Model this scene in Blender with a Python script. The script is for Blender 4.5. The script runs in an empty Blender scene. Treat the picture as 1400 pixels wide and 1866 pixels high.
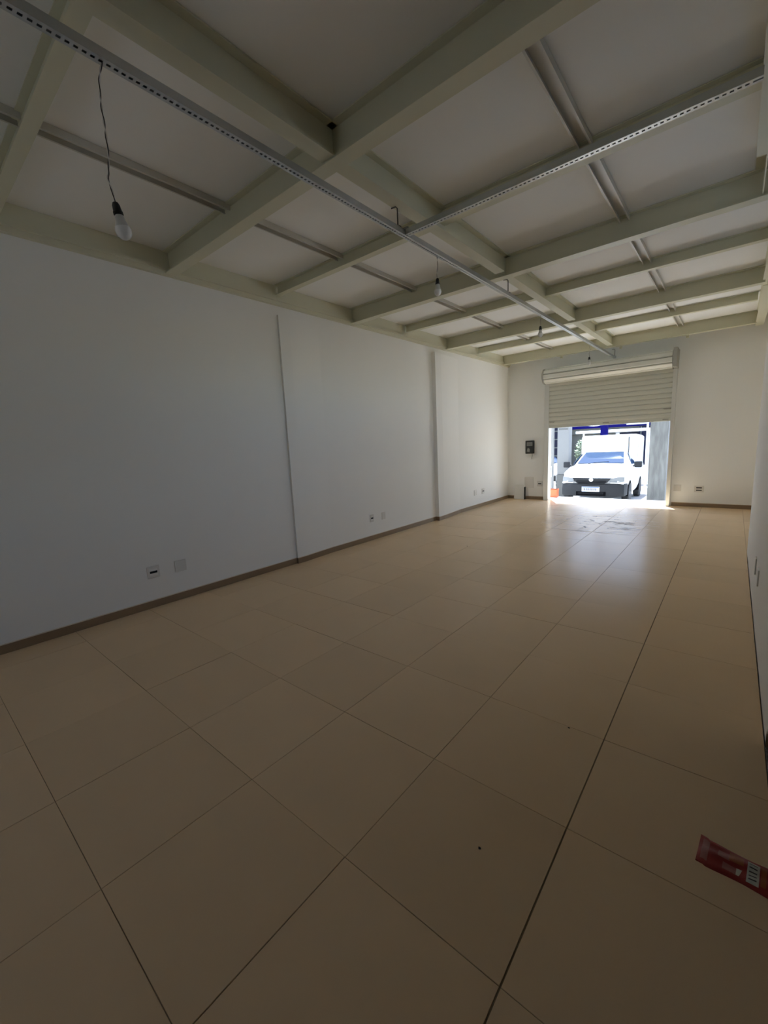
import bpy, bmesh, math, random
from mathutils import Matrix, Vector
random.seed(7)
SC = bpy.context.scene
COL = SC.collection
PI = math.pi

# ------------------------------------------------------------------ camera
def make_camera():
    yaw, pitch, roll, fpx, cam_h = 0.6997, -0.1602, 0.0477, 758.055, 1.482
    R = Matrix.Rotation(yaw, 3, 'Z') @ Matrix.Rotation(pitch, 3, 'X') @ Matrix.Rotation(roll, 3, 'Y')
    right, fwd, up = R.col[0], R.col[1], R.col[2]
    m = Matrix.Identity(4)
    for i in range(3):
        m[i][0], m[i][1], m[i][2] = right[i], up[i], -fwd[i]
    m[0][3], m[1][3], m[2][3] = 0.0, 0.0, cam_h
    cd = bpy.data.cameras.new('camera')
    cd.sensor_fit = 'HORIZONTAL'
    cd.sensor_width = 36.0
    cd.lens = 36.0 * fpx / 1400.0
    cd.clip_start = 0.02
    cd.clip_end = 300
    co = bpy.data.objects.new('camera', cd)
    COL.objects.link(co)
    co.matrix_world = m
    SC.camera = co
make_camera()

# ------------------------------------------------------------------ sky, sun, exposure
SUN_DIR = Vector((0.22, -0.40, -1.68)).normalized()
w = bpy.data.worlds.new('sky')
SC.world = w
w.use_nodes = True
nt = w.node_tree
nt.nodes.clear()
sky = nt.nodes.new('ShaderNodeTexSky')
sky.sky_type = 'NISHITA'
sky.sun_disc = False
sky.sun_elevation = math.asin(-SUN_DIR.z)
sky.sun_rotation = math.atan2(-SUN_DIR.x, -SUN_DIR.y)
sky.dust_density = 1.5
bg = nt.nodes.new('ShaderNodeBackground')
bg.inputs['Strength'].default_value = 0.19
wo = nt.nodes.new('ShaderNodeOutputWorld')
nt.links.new(sky.outputs[0], bg.inputs[0])
nt.links.new(bg.outputs[0], wo.inputs[0])
sd = bpy.data.lights.new('sun', 'SUN')
sd.energy = 7.4
sd.angle = math.radians(0.6)
sd.color = (0.88, 0.99, 1.11)
so = bpy.data.objects.new('sun', sd)
COL.objects.link(so)
so.location = (-3, 16, 20)
so.rotation_euler = SUN_DIR.to_track_quat('-Z', 'Y').to_euler()
SC.view_settings.view_transform = 'Standard'
SC.view_settings.look = 'None'
SC.view_settings.gamma = 1.0
SC.view_settings.use_curve_mapping = False
SC.view_settings.exposure = 1.98
SC.cycles.max_bounces = 24
SC.cycles.diffuse_bounces = 20
SC.cycles.glossy_bounces = 6
SC.cycles.sample_clamp_indirect = 20.0
SC.cycles.use_denoising = True
# portal across the street door: it only guides the sampling of the sky
pd = bpy.data.lights.new('door_portal', 'AREA')
pd.shape = 'RECTANGLE'
pd.size, pd.size_y = 2.4, 1.75
pd.cycles.is_portal = True
po = bpy.data.objects.new('door_portal', pd)
COL.objects.link(po)
po.location = (-2.13, 10.19, 0.87)
po.rotation_euler = (math.radians(-90), 0, 0)
pd2 = bpy.data.lights.new('fill_clerestory_portal', 'AREA')  # sampling portal for the added clerestory fill window
pd2.shape = 'RECTANGLE'
pd2.size, pd2.size_y = 3.1, 0.8
pd2.cycles.is_portal = True
po2 = bpy.data.objects.new('fill_clerestory_portal', pd2)
COL.objects.link(po2)
po2.location = (0.39, 4.325, 2.705)
po2.rotation_euler = (math.radians(90), 0, math.radians(90))
pd3 = bpy.data.lights.new('fill_yard_portal', 'AREA')  # sampling portal for the added back fill window
pd3.shape = 'RECTANGLE'
pd3.size, pd3.size_y = 0.55, 0.9
pd3.cycles.is_portal = True
po3 = bpy.data.objects.new('fill_yard_portal', pd3)
COL.objects.link(po3)
po3.location = (-2.175, -1.90, 1.6)
po3.rotation_euler = (math.radians(90), 0, 0)

# ------------------------------------------------------------------ helpers
def tag(o, label=None, cat=None, group=None, kind=None):
    if label: o['label'] = label
    if cat: o['category'] = cat
    if group: o['group'] = group
    if kind: o['kind'] = kind
    return o

def empty(name, loc=(0, 0, 0), rotz=0.0):
    o = bpy.data.objects.new(name, None)
    o.empty_display_size = 0.1
    COL.objects.link(o)
    o.location = loc
    o.rotation_euler = (0, 0, rotz)
    return o

def thing(name, label, cat, loc=(0, 0, 0), rotz=0.0, group=None):
    return tag(empty(name, loc, rotz), label, cat, group)

class MB:
    def __init__(s):
        s.v, s.f = [], []
    def add(s, vs, fs):
        n = len(s.v)
        s.v += [tuple(v) for v in vs]
        s.f += [tuple(i + n for i in f) for f in fs]
        return s
    def box(s, x0, x1, y0, y1, z0, z1, b=0.0):
        if x0 > x1: x0, x1 = x1, x0
        if y0 > y1: y0, y1 = y1, y0
        if z0 > z1: z0, z1 = z1, z0
        if b <= 0:
            return s.add([(x0,y0,z0),(x1,y0,z0),(x1,y1,z0),(x0,y1,z0),(x0,y0,z1),(x1,y0,z1),(x1,y1,z1),(x0,y1,z1)],
                         [(3,2,1,0),(4,5,6,7),(0,1,5,4),(1,2,6,5),(2,3,7,6),(3,0,4,7)])
        bm = bmesh.new()
        bmesh.ops.create_cube(bm, size=1.0)
        for v in bm.verts:
            v.co = Vector(((x0+x1)/2 + v.co.x*(x1-x0), (y0+y1)/2 + v.co.y*(y1-y0), (z0+z1)/2 + v.co.z*(z1-z0)))
        bmesh.ops.bevel(bm, geom=bm.edges[:], offset=b, segments=2, profile=0.5, affect='EDGES')
        bm.verts.index_update()
        s.add([v.co[:] for v in bm.verts], [[v.index for v in f.verts] for f in bm.faces])
        bm.free()
        return s
    def tilebox(s, x0, x1, y0, y1, z0, z1, b):
        # slab with a chamfer on the top rim only
        return s.add([(x0,y0,z0),(x1,y0,z0),(x1,y1,z0),(x0,y1,z0),
                      (x0,y0,z1-b),(x1,y0,z1-b),(x1,y1,z1-b),(x0,y1,z1-b),
                      (x0+b,y0+b,z1),(x1-b,y0+b,z1),(x1-b,y1-b,z1),(x0+b,y1-b,z1)],
                     [(3,2,1,0),(0,1,5,4),(1,2,6,5),(2,3,7,6),(3,0,4,7),
                      (4,5,9,8),(5,6,10,9),(6,7,11,10),(7,4,8,11),(8,9,10,11)])
    def prism(s, prof, axis, a0, a1):
        # prof: 2-D outline; axis 'x': (y,z), 'y': (x,z), 'z': (x,y)
        def P(p, a):
            return {'x': (a, p[0], p[1]), 'y': (p[0], a, p[1]), 'z': (p[0], p[1], a)}[axis]
        n = len(prof)
        s.add([P(p, a0) for p in prof] + [P(p, a1) for p in prof],
              [tuple(range(n))[::-1], tuple(range(n, 2*n))] + [(i, (i+1) % n, n+(i+1) % n, n+i) for i in range(n)])
        return s
    def tube(s, pts, r, n=8, cap=True):
        pts = [Vector(p) for p in pts]
        rs = r if isinstance(r, (list, tuple)) else [r]*len(pts)
        rings = []
        t0 = (pts[1]-pts[0]).normalized()
        u = t0.orthogonal().normalized()
        for i, p in enumerate(pts):
            t = (pts[min(i+1, len(pts)-1)] - pts[max(i-1, 0)]).normalized()
            u = (u - t*u.dot(t)).normalized()
            v = t.cross(u)
            rings.append([p + (u*math.cos(2*PI*k/n) + v*math.sin(2*PI*k/n))*rs[i] for k in range(n)])
        fs = []
        for i in range(len(pts)-1):
            for k in range(n):
                fs.append((i*n+k, i*n+(k+1) % n, (i+1)*n+(k+1) % n, (i+1)*n+k))
        if cap:
            fs.append(tuple(range(n))[::-1])
            fs.append(tuple((len(pts)-1)*n+k for k in range(n)))
        return s.add([q for r_ in rings for q in r_], fs)
    def lathe(s, prof, c=(0, 0, 0), n=20, axis='z'):
        # prof: list of (radius, height)
        vs, fs = [], []
        for r, h in prof:
            for k in range(n):
                a = 2*PI*k/n
                p = {'z': (r*math.cos(a), r*math.sin(a), h), 'x': (h, r*math.cos(a), r*math.sin(a)), 'y': (r*math.sin(a), h, r*math.cos(a))}[axis]
                vs.append((c[0]+p[0], c[1]+p[1], c[2]+p[2]))
        for i in range(len(prof)-1):
            for k in range(n):
                fs.append((i*n+k, i*n+(k+1) % n, (i+1)*n+(k+1) % n, (i+1)*n+k))
        fs.append(tuple(range(n))[::-1])
        fs.append(tuple((len(prof)-1)*n+k for k in range(n)))
        return s.add(vs, fs)
    def loft(s, secs, close=True, cap=True):
        n = len(secs[0])
        fs = []
        for i in range(len(secs)-1):
            for k in range(n if close else n-1):
                fs.append((i*n+k, i*n+(k+1) % n, (i+1)*n+(k+1) % n, (i+1)*n+k))
        if cap and close:
            fs.append(tuple(range(n))[::-1])
            fs.append(tuple((len(secs)-1)*n+k for k in range(n)))
        return s.add([p for c in secs for p in c], fs)
    def sphere(s, c, r, sub=1, jit=0.0):
        bm = bmesh.new()
        bmesh.ops.create_icosphere(bm, subdivisions=sub, radius=1.0)
        rr = r if isinstance(r, (tuple, list)) else (r, r, r)
        for v in bm.verts:
            k = 1 + random.uniform(-jit, jit)
            v.co = Vector((c[0]+v.co.x*rr[0]*k, c[1]+v.co.y*rr[1]*k, c[2]+v.co.z*rr[2]*k))
        bm.verts.index_update()
        s.add([v.co[:] for v in bm.verts], [[v.index for v in f.verts] for f in bm.faces])
        bm.free()
        return s
    def mesh(s, name, m, smooth=False):
        me = bpy.data.meshes.new(name)
        me.from_pydata(s.v, [], s.f)
        bm = bmesh.new()
        bm.from_mesh(me)
        bmesh.ops.recalc_face_normals(bm, faces=bm.faces[:])
        bm.to_mesh(me)
        bm.free()
        me.materials.append(m)
        if smooth:
            me.polygons.foreach_set('use_smooth', [True]*len(me.polygons))
            me.set_sharp_from_angle(angle=math.radians(38))
        return me
    def build(s, name, m, parent=None, smooth=False, kind=None, label=None):
        o = bpy.data.objects.new(name, s.mesh(name, m, smooth))
        COL.objects.link(o)
        if parent is not None: o.parent = parent
        if kind: o['kind'] = kind
        if label: o['label'] = label
        return o

def mat(name, col, rough=0.6, metal=0.0, var=0.0, vscale=3.0, bump=0.0, bscale=60.0, spec=0.5, emit=None, coat=0.0, trans=0.0):
    m = bpy.data.materials.new(name)
    m.use_nodes = True
    n, l = m.node_tree.nodes, m.node_tree.links
    b = n['Principled BSDF']
    b.inputs['Base Color'].default_value = (*col, 1)
    b.inputs['Roughness'].default_value = rough
    b.inputs['Metallic'].default_value = metal
    b.inputs['Specular IOR Level'].default_value = spec
    b.inputs['Coat Weight'].default_value = coat
    b.inputs['Transmission Weight'].default_value = trans
    tc = n.new('ShaderNodeTexCoord')
    if var > 0:
        nz = n.new('ShaderNodeTexNoise')
        nz.inputs['Scale'].default_value = vscale
        nz.inputs['Detail'].default_value = 5
        l.new(tc.outputs['Object'], nz.inputs['Vector'])
        mr = n.new('ShaderNodeMapRange')
        mr.inputs['To Min'].default_value = 1 - var
        mr.inputs['To Max'].default_value = 1 + var
        l.new(nz.outputs['Fac'], mr.inputs['Value'])
        mx = n.new('ShaderNodeVectorMath')
        mx.operation = 'SCALE'
        mx.inputs[0].default_value = col
        l.new(mr.outputs[0], mx.inputs['Scale'])
        l.new(mx.outputs[0], b.inputs['Base Color'])
    if bump > 0:
        nb = n.new('ShaderNodeTexNoise')
        nb.inputs['Scale'].default_value = bscale
        nb.inputs['Detail'].default_value = 3
        l.new(tc.outputs['Object'], nb.inputs['Vector'])
        bp = n.new('ShaderNodeBump')
        bp.inputs['Strength'].default_value = bump
        bp.inputs['Distance'].default_value = 0.01
        l.new(nb.outputs['Fac'], bp.inputs['Height'])
        l.new(bp.outputs[0], b.inputs['Normal'])
    return m

def tile_material():
    # glossy beige ceramic; per-tile tone, faint clouding, and scuffed dirt near the street door
    m = mat('beige_ceramic', (0.74, 0.553, 0.355), 0.22, var=0.05, vscale=2.3, bump=0.05, bscale=7.0, spec=0.065)
    n, l = m.node_tree.nodes, m.node_tree.links
    b = n['Principled BSDF']
    src = b.inputs['Base Color'].links[0].from_socket
    oi = n.new('ShaderNodeObjectInfo')
    mr = n.new('ShaderNodeMapRange')
    mr.inputs['To Min'].default_value = 0.965
    mr.inputs['To Max'].default_value = 1.03
    l.new(oi.outputs['Random'], mr.inputs['Value'])
    sc = n.new('ShaderNodeVectorMath'); sc.operation = 'SCALE'
    l.new(src, sc.inputs[0]); l.new(mr.outputs[0], sc.inputs['Scale'])
    # scuff marks: thin wavy dark arcs left by feet on the tiles just inside the door
    g = n.new('ShaderNodeNewGeometry')
    mp = n.new('ShaderNodeMapping')
    mp.inputs['Scale'].default_value = (1.1, 3.4, 1.0)
    l.new(g.outputs['Position'], mp.inputs['Vector'])
    ns = n.new('ShaderNodeTexNoise')
    ns.inputs['Scale'].default_value = 1.5; ns.inputs['Detail'].default_value = 4
    l.new(mp.outputs[0], ns.inputs['Vector'])
    band = n.new('ShaderNodeValToRGB')
    e = band.color_ramp.elements
    e[0].position, e[0].color = 0.475, (0, 0, 0, 1)
    e[1].position, e[1].color = 0.525, (0, 0, 0, 1)
    mid = band.color_ramp.elements.new(0.50); mid.color = (1, 1, 1, 1)
    l.new(ns.outputs['Fac'], band.inputs['Fac'])
    dv = n.new('ShaderNodeVectorMath'); dv.operation = 'SUBTRACT'
    l.new(g.outputs['Position'], dv.inputs[0]); dv.inputs[1].default_value = (-1.72, 7.75, 0)
    ds = n.new('ShaderNodeVectorMath'); ds.operation = 'MULTIPLY'
    l.new(dv.outputs[0], ds.inputs[0]); ds.inputs[1].default_value = (0.95, 0.8, 0)
    ln = n.new('ShaderNodeVectorMath'); ln.operation = 'LENGTH'
    l.new(ds.outputs[0], ln.inputs[0])
    fall = n.new('ShaderNodeMapRange')
    fall.inputs['From Min'].default_value = 0.35; fall.inputs['From Max'].default_value = 0.95
    fall.inputs['To Min'].default_value = 0.95; fall.inputs['To Max'].default_value = 0.0
    l.new(ln.outputs['Value'], fall.inputs['Value'])
    mu = n.new('ShaderNodeMath'); mu.operation = 'MULTIPLY'
    l.new(band.outputs['Color'], mu.inputs[0]); l.new(fall.outputs[0], mu.inputs[1])
    mix = n.new('ShaderNodeMix'); mix.data_type = 'RGBA'
    mix.inputs['B'].default_value = (0.05, 0.04, 0.034, 1)
    l.new(mu.outputs[0], mix.inputs['Factor']); l.new(sc.outputs[0], mix.inputs['A'])
    l.new(mix.outputs['Result'], b.inputs['Base Color'])
    rr = n.new('ShaderNodeMapRange')
    rr.inputs['To Min'].default_value = 0.22; rr.inputs['To Max'].default_value = 0.7
    l.new(mu.outputs[0], rr.inputs['Value'])
    l.new(rr.outputs[0], b.inputs['Roughness'])
    return m

def granite_material():
    m = mat('dark_granite', (0.05, 0.05, 0.045), 0.25)
    n, l = m.node_tree.nodes, m.node_tree.links
    b = n['Principled BSDF']
    tc = n.new('ShaderNodeTexCoord')
    vo = n.new('ShaderNodeTexVoronoi'); vo.inputs['Scale'].default_value = 60
    l.new(tc.outputs['Object'], vo.inputs['Vector'])
    cr = n.new('ShaderNodeValToRGB')
    cr.color_ramp.elements[0].color = (0.012, 0.012, 0.01, 1)
    cr.color_ramp.elements[1].color = (0.20, 0.19, 0.16, 1)
    l.new(vo.outputs['Color'], cr.inputs['Fac'])
    l.new(cr.outputs['Color'], b.inputs['Base Color'])
    return m

def peeling_material():
    # bare grey render with patches and streaks of old white paint
    m = mat('peeling_concrete', (0.33, 0.33, 0.31), 0.85, bump=0.25, bscale=25)
    n, l = m.node_tree.nodes, m.node_tree.links
    b = n['Principled BSDF']
    tc = n.new('ShaderNodeTexCoord')
    mp = n.new('ShaderNodeMapping'); mp.inputs['Scale'].default_value = (9, 9, 1.6)
    l.new(tc.outputs['Object'], mp.inputs['Vector'])
    nz = n.new('ShaderNodeTexNoise'); nz.inputs['Scale'].default_value = 1.4; nz.inputs['Detail'].default_value = 6
    l.new(mp.outputs[0], nz.inputs['Vector'])
    cr = n.new('ShaderNodeValToRGB')
    cr.color_ramp.elements[0].position = 0.38; cr.color_ramp.elements[0].color = (0.10, 0.10, 0.095, 1)
    cr.color_ramp.elements[1].position = 0.72; cr.color_ramp.elements[1].color = (0.16, 0.16, 0.152, 1)
    l.new(nz.outputs['Fac'], cr.inputs['Fac'])
    l.new(cr.outputs['Color'], b.inputs['Base Color'])
    return m

WALL = mat('white_wall_paint', (0.86, 0.865, 0.85), 0.75, var=0.015, vscale=1.2, bump=0.03, bscale=90, spec=0.35)
CEIL = mat('ceiling_board', (0.85, 0.855, 0.84), 0.8, var=0.02, vscale=1.6, spec=0.3)
STEEL = mat('cream_steel_paint', (0.64, 0.63, 0.49), 0.5, var=0.03, vscale=2.0, spec=0.4)
BATTEN = mat('batten_paint', (0.60, 0.585, 0.53), 0.45, var=0.03, vscale=3, spec=0.4)
TILE = tile_material()
GROUT = mat('grout', (0.24, 0.175, 0.11), 0.9, var=0.3, vscale=6)
SKIRT = mat('skirting_ceramic', (0.25, 0.175, 0.105), 0.35, var=0.06, vscale=4)
SKIRTEDGE = mat('skirting_bevel', (0.70, 0.62, 0.52), 0.4)
GALV = mat('galvanised_steel', (0.52, 0.54, 0.55), 0.36, metal=0.85, var=0.10, vscale=14)
ROD = mat('dark_rod', (0.10, 0.10, 0.10), 0.5, metal=0.6)
BLACK = mat('black_plastic', (0.015, 0.015, 0.014), 0.45)
WHITEP = mat('white_plastic', (0.78, 0.78, 0.76), 0.35)
OPAL = mat('opal_bulb', (0.88, 0.88, 0.88), 0.25)
BULBBASE = mat('bulb_base_plastic', (0.62, 0.62, 0.60), 0.35)
WIREW = mat('white_wire', (0.75, 0.75, 0.72), 0.5)
SHUT = mat('shutter_enamel', (0.62, 0.63, 0.57), 0.45, var=0.02, vscale=3)
SHUTL = mat('shutter_roll_enamel', (0.70, 0.71, 0.67), 0.4, var=0.02, vscale=3)
GUIDE = mat('guide_metal', (0.66, 0.67, 0.65), 0.45, metal=0.1)
BRACK = mat('bracket_grey', (0.36, 0.36, 0.33), 0.5)
GRANITE = granite_material()
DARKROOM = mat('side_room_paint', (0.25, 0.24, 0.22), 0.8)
GREYLAB = mat('grey_label', (0.30, 0.31, 0.30), 0.6)
PLATE = mat('plate_plastic', (0.70, 0.69, 0.66), 0.4)
PAPER = mat('white_board', (0.80, 0.79, 0.75), 0.6)
SLOT_SHADOW = mat('slot_and_shadow_black', (0.02, 0.02, 0.018), 0.6, spec=0.2)

# room dimensions
XL, XR, XR2 = -4.31, 0.21, 0.42
YB, D, DO = -1.75, 10.03, 10.19
ZC, ZB, ZS = 3.387, 3.187, 3.274
JL, JR = -3.32, -0.945           # door jambs
DOOR_H = 2.68
BIG = [-0.47, 2.06, 4.58, 7.13, 9.67]
SMALL = [0.80, 3.30, 5.84, 8.38]

# ------------------------------------------------------------------ floor
fl = tag(empty('floor'), kind='structure')
MB().box(XL-0.1, 0.206, YB-0.1, DO, -0.14, -0.003).box(0.2061, XR2+0.1, 6.0, DO, -0.14, -0.003).build('grout_bed', GROUT, fl)
tx = [-0.3945 + 0.6*k for k in range(-6, 2)]
tx = [XL] + [x for x in tx if x > XL + 0.05] + [XR2]
ty = [YB] + [-0.334 + 0.6*k for k in range(-2, 18) if -0.334+0.6*k < D-0.05] + [DO]
cache = {}
for i in range(len(tx)-1):
    for j in range(len(ty)-1):
        x0, x1, y0, y1 = tx[i], tx[i+1], ty[j], ty[j+1]
        if x0 > 0 and y1 < 6.4: continue
        gl = 0.0026 if abs(x0+0.3945) < 1e-3 else 0.0012
        gr = 0.0026 if abs(x1+0.3945) < 1e-3 else 0.0012
        key = (round(x1-x0, 3), round(y1-y0, 3), gl, gr)
        if key not in cache:
            cache[key] = MB().tilebox(gl, x1-x0-gr, 0.0012, y1-y0-0.0012, -0.010, 0, 0.0008).mesh('floor_tile', TILE)
        o = bpy.data.objects.new('tile', cache[key])
        COL.objects.link(o)
        o.parent = fl
        o.location = (x0, y0, random.uniform(-0.0007, 0.0003))
        o.rotation_euler = (random.gauss(0, 0.0009), random.gauss(0, 0.0009), 0)

# dark granite threshold strip in the side opening on the right
MB().box(0.207, 0.42, YB, 2.45, -0.1, 0.002, 0.002).build('granite_sill', GRANITE, fl)

# ------------------------------------------------------------------ ceiling: boards between the beams
ce = tag(empty('ceiling'), kind='structure')
MB().box(XL-0.2, XR2+0.15, YB-0.1, DO, ZC+0.012, ZC+0.16).build('slab', CEIL, ce)
BXL, BXC, BXR = -3.185, -2.0, -0.88
xs = [XL, BXL, BXC, BXR, XR2+0.10]
ys = sorted([YB] + BIG + SMALL + [D])
for i in range(4):
    for j in range(len(ys)-1):
        MB().box(xs[i]+0.002, xs[i+1]-0.002, ys[j]+0.002, ys[j+1]-0.002, ZC+random.uniform(0, 0.002), ZC+0.012).build('panel', CEIL, ce)

# ------------------------------------------------------------------ walls
wl = tag(empty('wall_left'), kind='structure')
MB().box(XL-0.2, XL, YB, DO, -0.12, ZC+0.012).build('plaster', WALL, wl)
# boxed-in columns standing a little proud of the plaster, feathered out on their far side
PIL = [(3.30, 3.46, 3.95, 3.07, 0.028), (6.66, 6.86, 7.60, 3.08, 0.075)]
for y0, ym, y1, z1, d in PIL:
    MB().prism([(XL-0.02, y0), (XL+d, y0), (XL+d, ym), (XL, y1), (XL-0.02, y1)], 'z', 0.001, z1).build('pilaster', WALL, wl)

wf = tag(empty('wall_far'), kind='structure')
MB().box(XL-0.2, JL, D, DO, -0.12, ZC+0.012).box(JR, XR2+0.15, D, DO, -0.12, ZC+0.012).box(JL, JR, D, DO, DOOR_H, ZC+0.012).build('plaster', WALL, wf)
wr = tag(empty('wall_right'), kind='structure')
# clerestory opening added high in this wall, out of view, as sky fill light
WY0, WY1, WZ0, WZ1 = 2.75, 5.9, 2.30, 3.11
MB().box(XR, XR+0.16, 2.45, WY0, -0.1, ZC+0.012).box(XR, XR+0.16, WY1, 6.50, -0.1, ZC+0.012).box(XR, XR+0.16, WY0, WY1, -0.1, WZ0).box(XR, XR+0.16, WY0, WY1, WZ1, ZC+0.012).build('plaster', WALL, wr)
wn = tag(empty('fill_window_1'), kind='structure')
m = MB()
for yy_ in (WY0+0.001, (WY0+WY1)/2-0.02, WY1-0.041): m.box(XR+0.05, XR+0.09, yy_, yy_+0.04, WZ0+0.041, WZ1-0.041)
m.box(XR+0.05, XR+0.09, WY0+0.001, WY1-0.001, WZ0+0.001, WZ0+0.04).box(XR+0.05, XR+0.09, WY0+0.001, WY1-0.001, WZ1-0.04, WZ1-0.001)
m.build('fill_window_frame', SHUT, wn)
MB().box(XR2, XR2+0.14, 6.40, D, -0.1, ZC+0.012).box(XR+0.16, XR2+0.14, 6.34, 6.45, -0.1, ZC).build('recessed_plaster', WALL, wr)
MB().box(XR, XR+0.16, YB, 2.45, 2.6, ZC+0.012).build('lintel', WALL, wr)
wb = tag(empty('wall_back'), kind='structure')
# (behind the camera) with a small unglazed yard window, added for fill light
BX0, BX1, BZ0, BZ1 = -2.45, -1.90, 1.15, 2.05
MB().box(XL-0.2, BX0, YB-0.14, YB, -0.12, ZC+0.012).box(BX1, XR+0.16, YB-0.14, YB, -0.12, ZC+0.012).box(BX0, BX1, YB-0.14, YB, BZ1, ZC+0.012).box(BX0, BX1, YB-0.14, YB, -0.12, BZ0).build('plaster', WALL, wb)
wn = tag(empty('fill_window_2'), kind='structure')
MB().box(BX0+0.001, BX0+0.04, YB-0.09, YB-0.05, BZ0+0.001, BZ1-0.001).box(BX1-0.04, BX1-0.001, YB-0.09, YB-0.05, BZ0+0.001, BZ1-0.001).box(BX0+0.041, BX1-0.041, YB-0.09, YB-0.05, BZ0+0.001, BZ0+0.04).box(BX0+0.041, BX1-0.041, YB-0.09, YB-0.05, BZ1-0.04, BZ1-0.001).build('fill_window_frame', SHUT, wn)
MB().box(XL-3, 3, YB-9, YB-0.141, -0.2, -0.01).build('yard', mat('yard_concrete', (0.40, 0.39, 0.37), 0.9, var=0.1), None, kind='structure')
# the unlit side room behind the opening on the right
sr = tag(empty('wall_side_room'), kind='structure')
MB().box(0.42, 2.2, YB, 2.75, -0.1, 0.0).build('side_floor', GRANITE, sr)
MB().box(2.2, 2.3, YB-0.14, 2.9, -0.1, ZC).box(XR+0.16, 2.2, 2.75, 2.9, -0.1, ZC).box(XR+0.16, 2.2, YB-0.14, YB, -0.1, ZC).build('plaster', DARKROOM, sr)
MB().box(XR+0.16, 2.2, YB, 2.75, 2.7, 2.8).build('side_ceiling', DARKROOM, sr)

# skirting: tile strip with a pale bevelled top edge
def skirting(name, runs):
    b = tag(empty(name), kind='structure')
    a, e = MB(), MB()
    for (x0, x1, y0, y1) in runs:
        a.box(x0, x1, y0, y1, 0.0005, 0.072)
        e.box(x0, x1, y0, y1, 0.0722, 0.079)
    a.build('skirting_tile', SKIRT, b)
    e.build('bevelled_edge', SKIRTEDGE, b)
    return b
bl = tag(empty('baseboard_left'), kind='structure')
path = [(0, YB)]
for y0, ym, y1, z1, d in PIL:
    path += [(0, y0-0.004), (d, y0-0.004), (d, ym), (0, y1)]
path += [(0, D)]
def run(off, z0, z1, nm, m_):
    MB().prism([(XL+dx+off, y) for dx, y in path] + [(XL-0.005, D), (XL-0.005, YB)], 'z', z0, z1).build(nm, m_, bl)
run(0.010, 0.0005, 0.072, 'skirting_tile', SKIRT)
run(0.0095, 0.0722, 0.079, 'bevelled_edge', SKIRTEDGE)
skirting('baseboard_far', [(XL+0.012, -4.125, D-0.011, D), (-3.86, JL-0.06, D-0.011, D), (JR+0.06, XR2, D-0.011, D)])
skirting('baseboard_right', [(XR-0.003, XR+0.15, 2.44, 2.4498)])

# ------------------------------------------------------------------ steel beams under the ceiling
def ibeam(name, label, axis, c, a0, a1, zb, b, group, tf=0.009, tw=0.007, cope=(0, 0)):
    t = thing(name, label, 'beam', (c, (a0+a1)/2, zb) if axis == 'y' else ((a0+a1)/2, c, zb), 0, group)
    h = ZC - zb - 0.0005
    L = (a1-a0)/2
    def bx(m, p0, p1, q0, q1, z0, z1):
        if axis == 'x': m.box(p0, p1, q0, q1, z0, z1)
        else: m.box(q0, q1, p0, p1, z0, z1)
    m = MB()
    bx(m, -L, L, -tw/2, tw/2, tf+0.0002, h-tf-0.0002)
    m.build('web', STEEL, t)
    m = MB()
    bx(m, -L+cope[0], L-cope[1], -b/2, b/2, 0, tf)
    m.build('bottom_flange', STEEL, t)
    m = MB()
    bx(m, -L, L, -b/2, b/2, h-tf, h)
    m.build('top_flange', STEEL, t)
    return t
XB0, XB1 = XL+0.012, 0.165
big_l = [None, 'deep cream steel cross beam nearest the camera, passing over the first bare bulb',
         'deep cream steel cross beam just beyond the sideways cable tray',
         'deep cream steel cross beam crossing above the left wall\'s farther boxed column',
         'deep cream steel cross beam closest to the roller shutter wall, with small clips under it']
for k, y in enumerate(BIG):
    if k == 0: continue
    ibeam('cross_beam', big_l[k], 'x', y, XB0, XB1 if k > 1 else 0.2, ZB, 0.105, 'deep cross beams')
small_l = ['shallow cream cross beam at the upper left of the photo, behind the nearest bulb',
           'shallow cream cross beam just behind the sideways cable tray, above the second bulb\'s tray hook',
           'shallow cream cross beam between the second and third deep beams',
           'shallow cream cross beam between the last two deep beams by the shutter']
for k, y in enumerate(SMALL):
    ibeam('joist', small_l[k], 'x', y, XB0+0.045, 0.13, ZS, 0.075, 'shallow cross beams', tf=0.007, tw=0.006)
spine_l = ['cream lengthwise spine beam over the nearest stretch of cable tray, top left',
           'cream lengthwise spine beam in the middle bay where the two cable trays meet',
           'cream lengthwise spine beam beyond the second deep cross beam, coped at its end',
           'short looking lengthwise spine beam in the bay next to the roller shutter']
for k in range(4):
    ibeam('spine_beam', spine_l[k], 'y', BXC, BIG[k]+0.005, BIG[k+1]-0.005, ZB+0.013, 0.10, 'lengthwise spine beams', cope=(0.05, 0.02 if k == 0 else 0.13))
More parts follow.
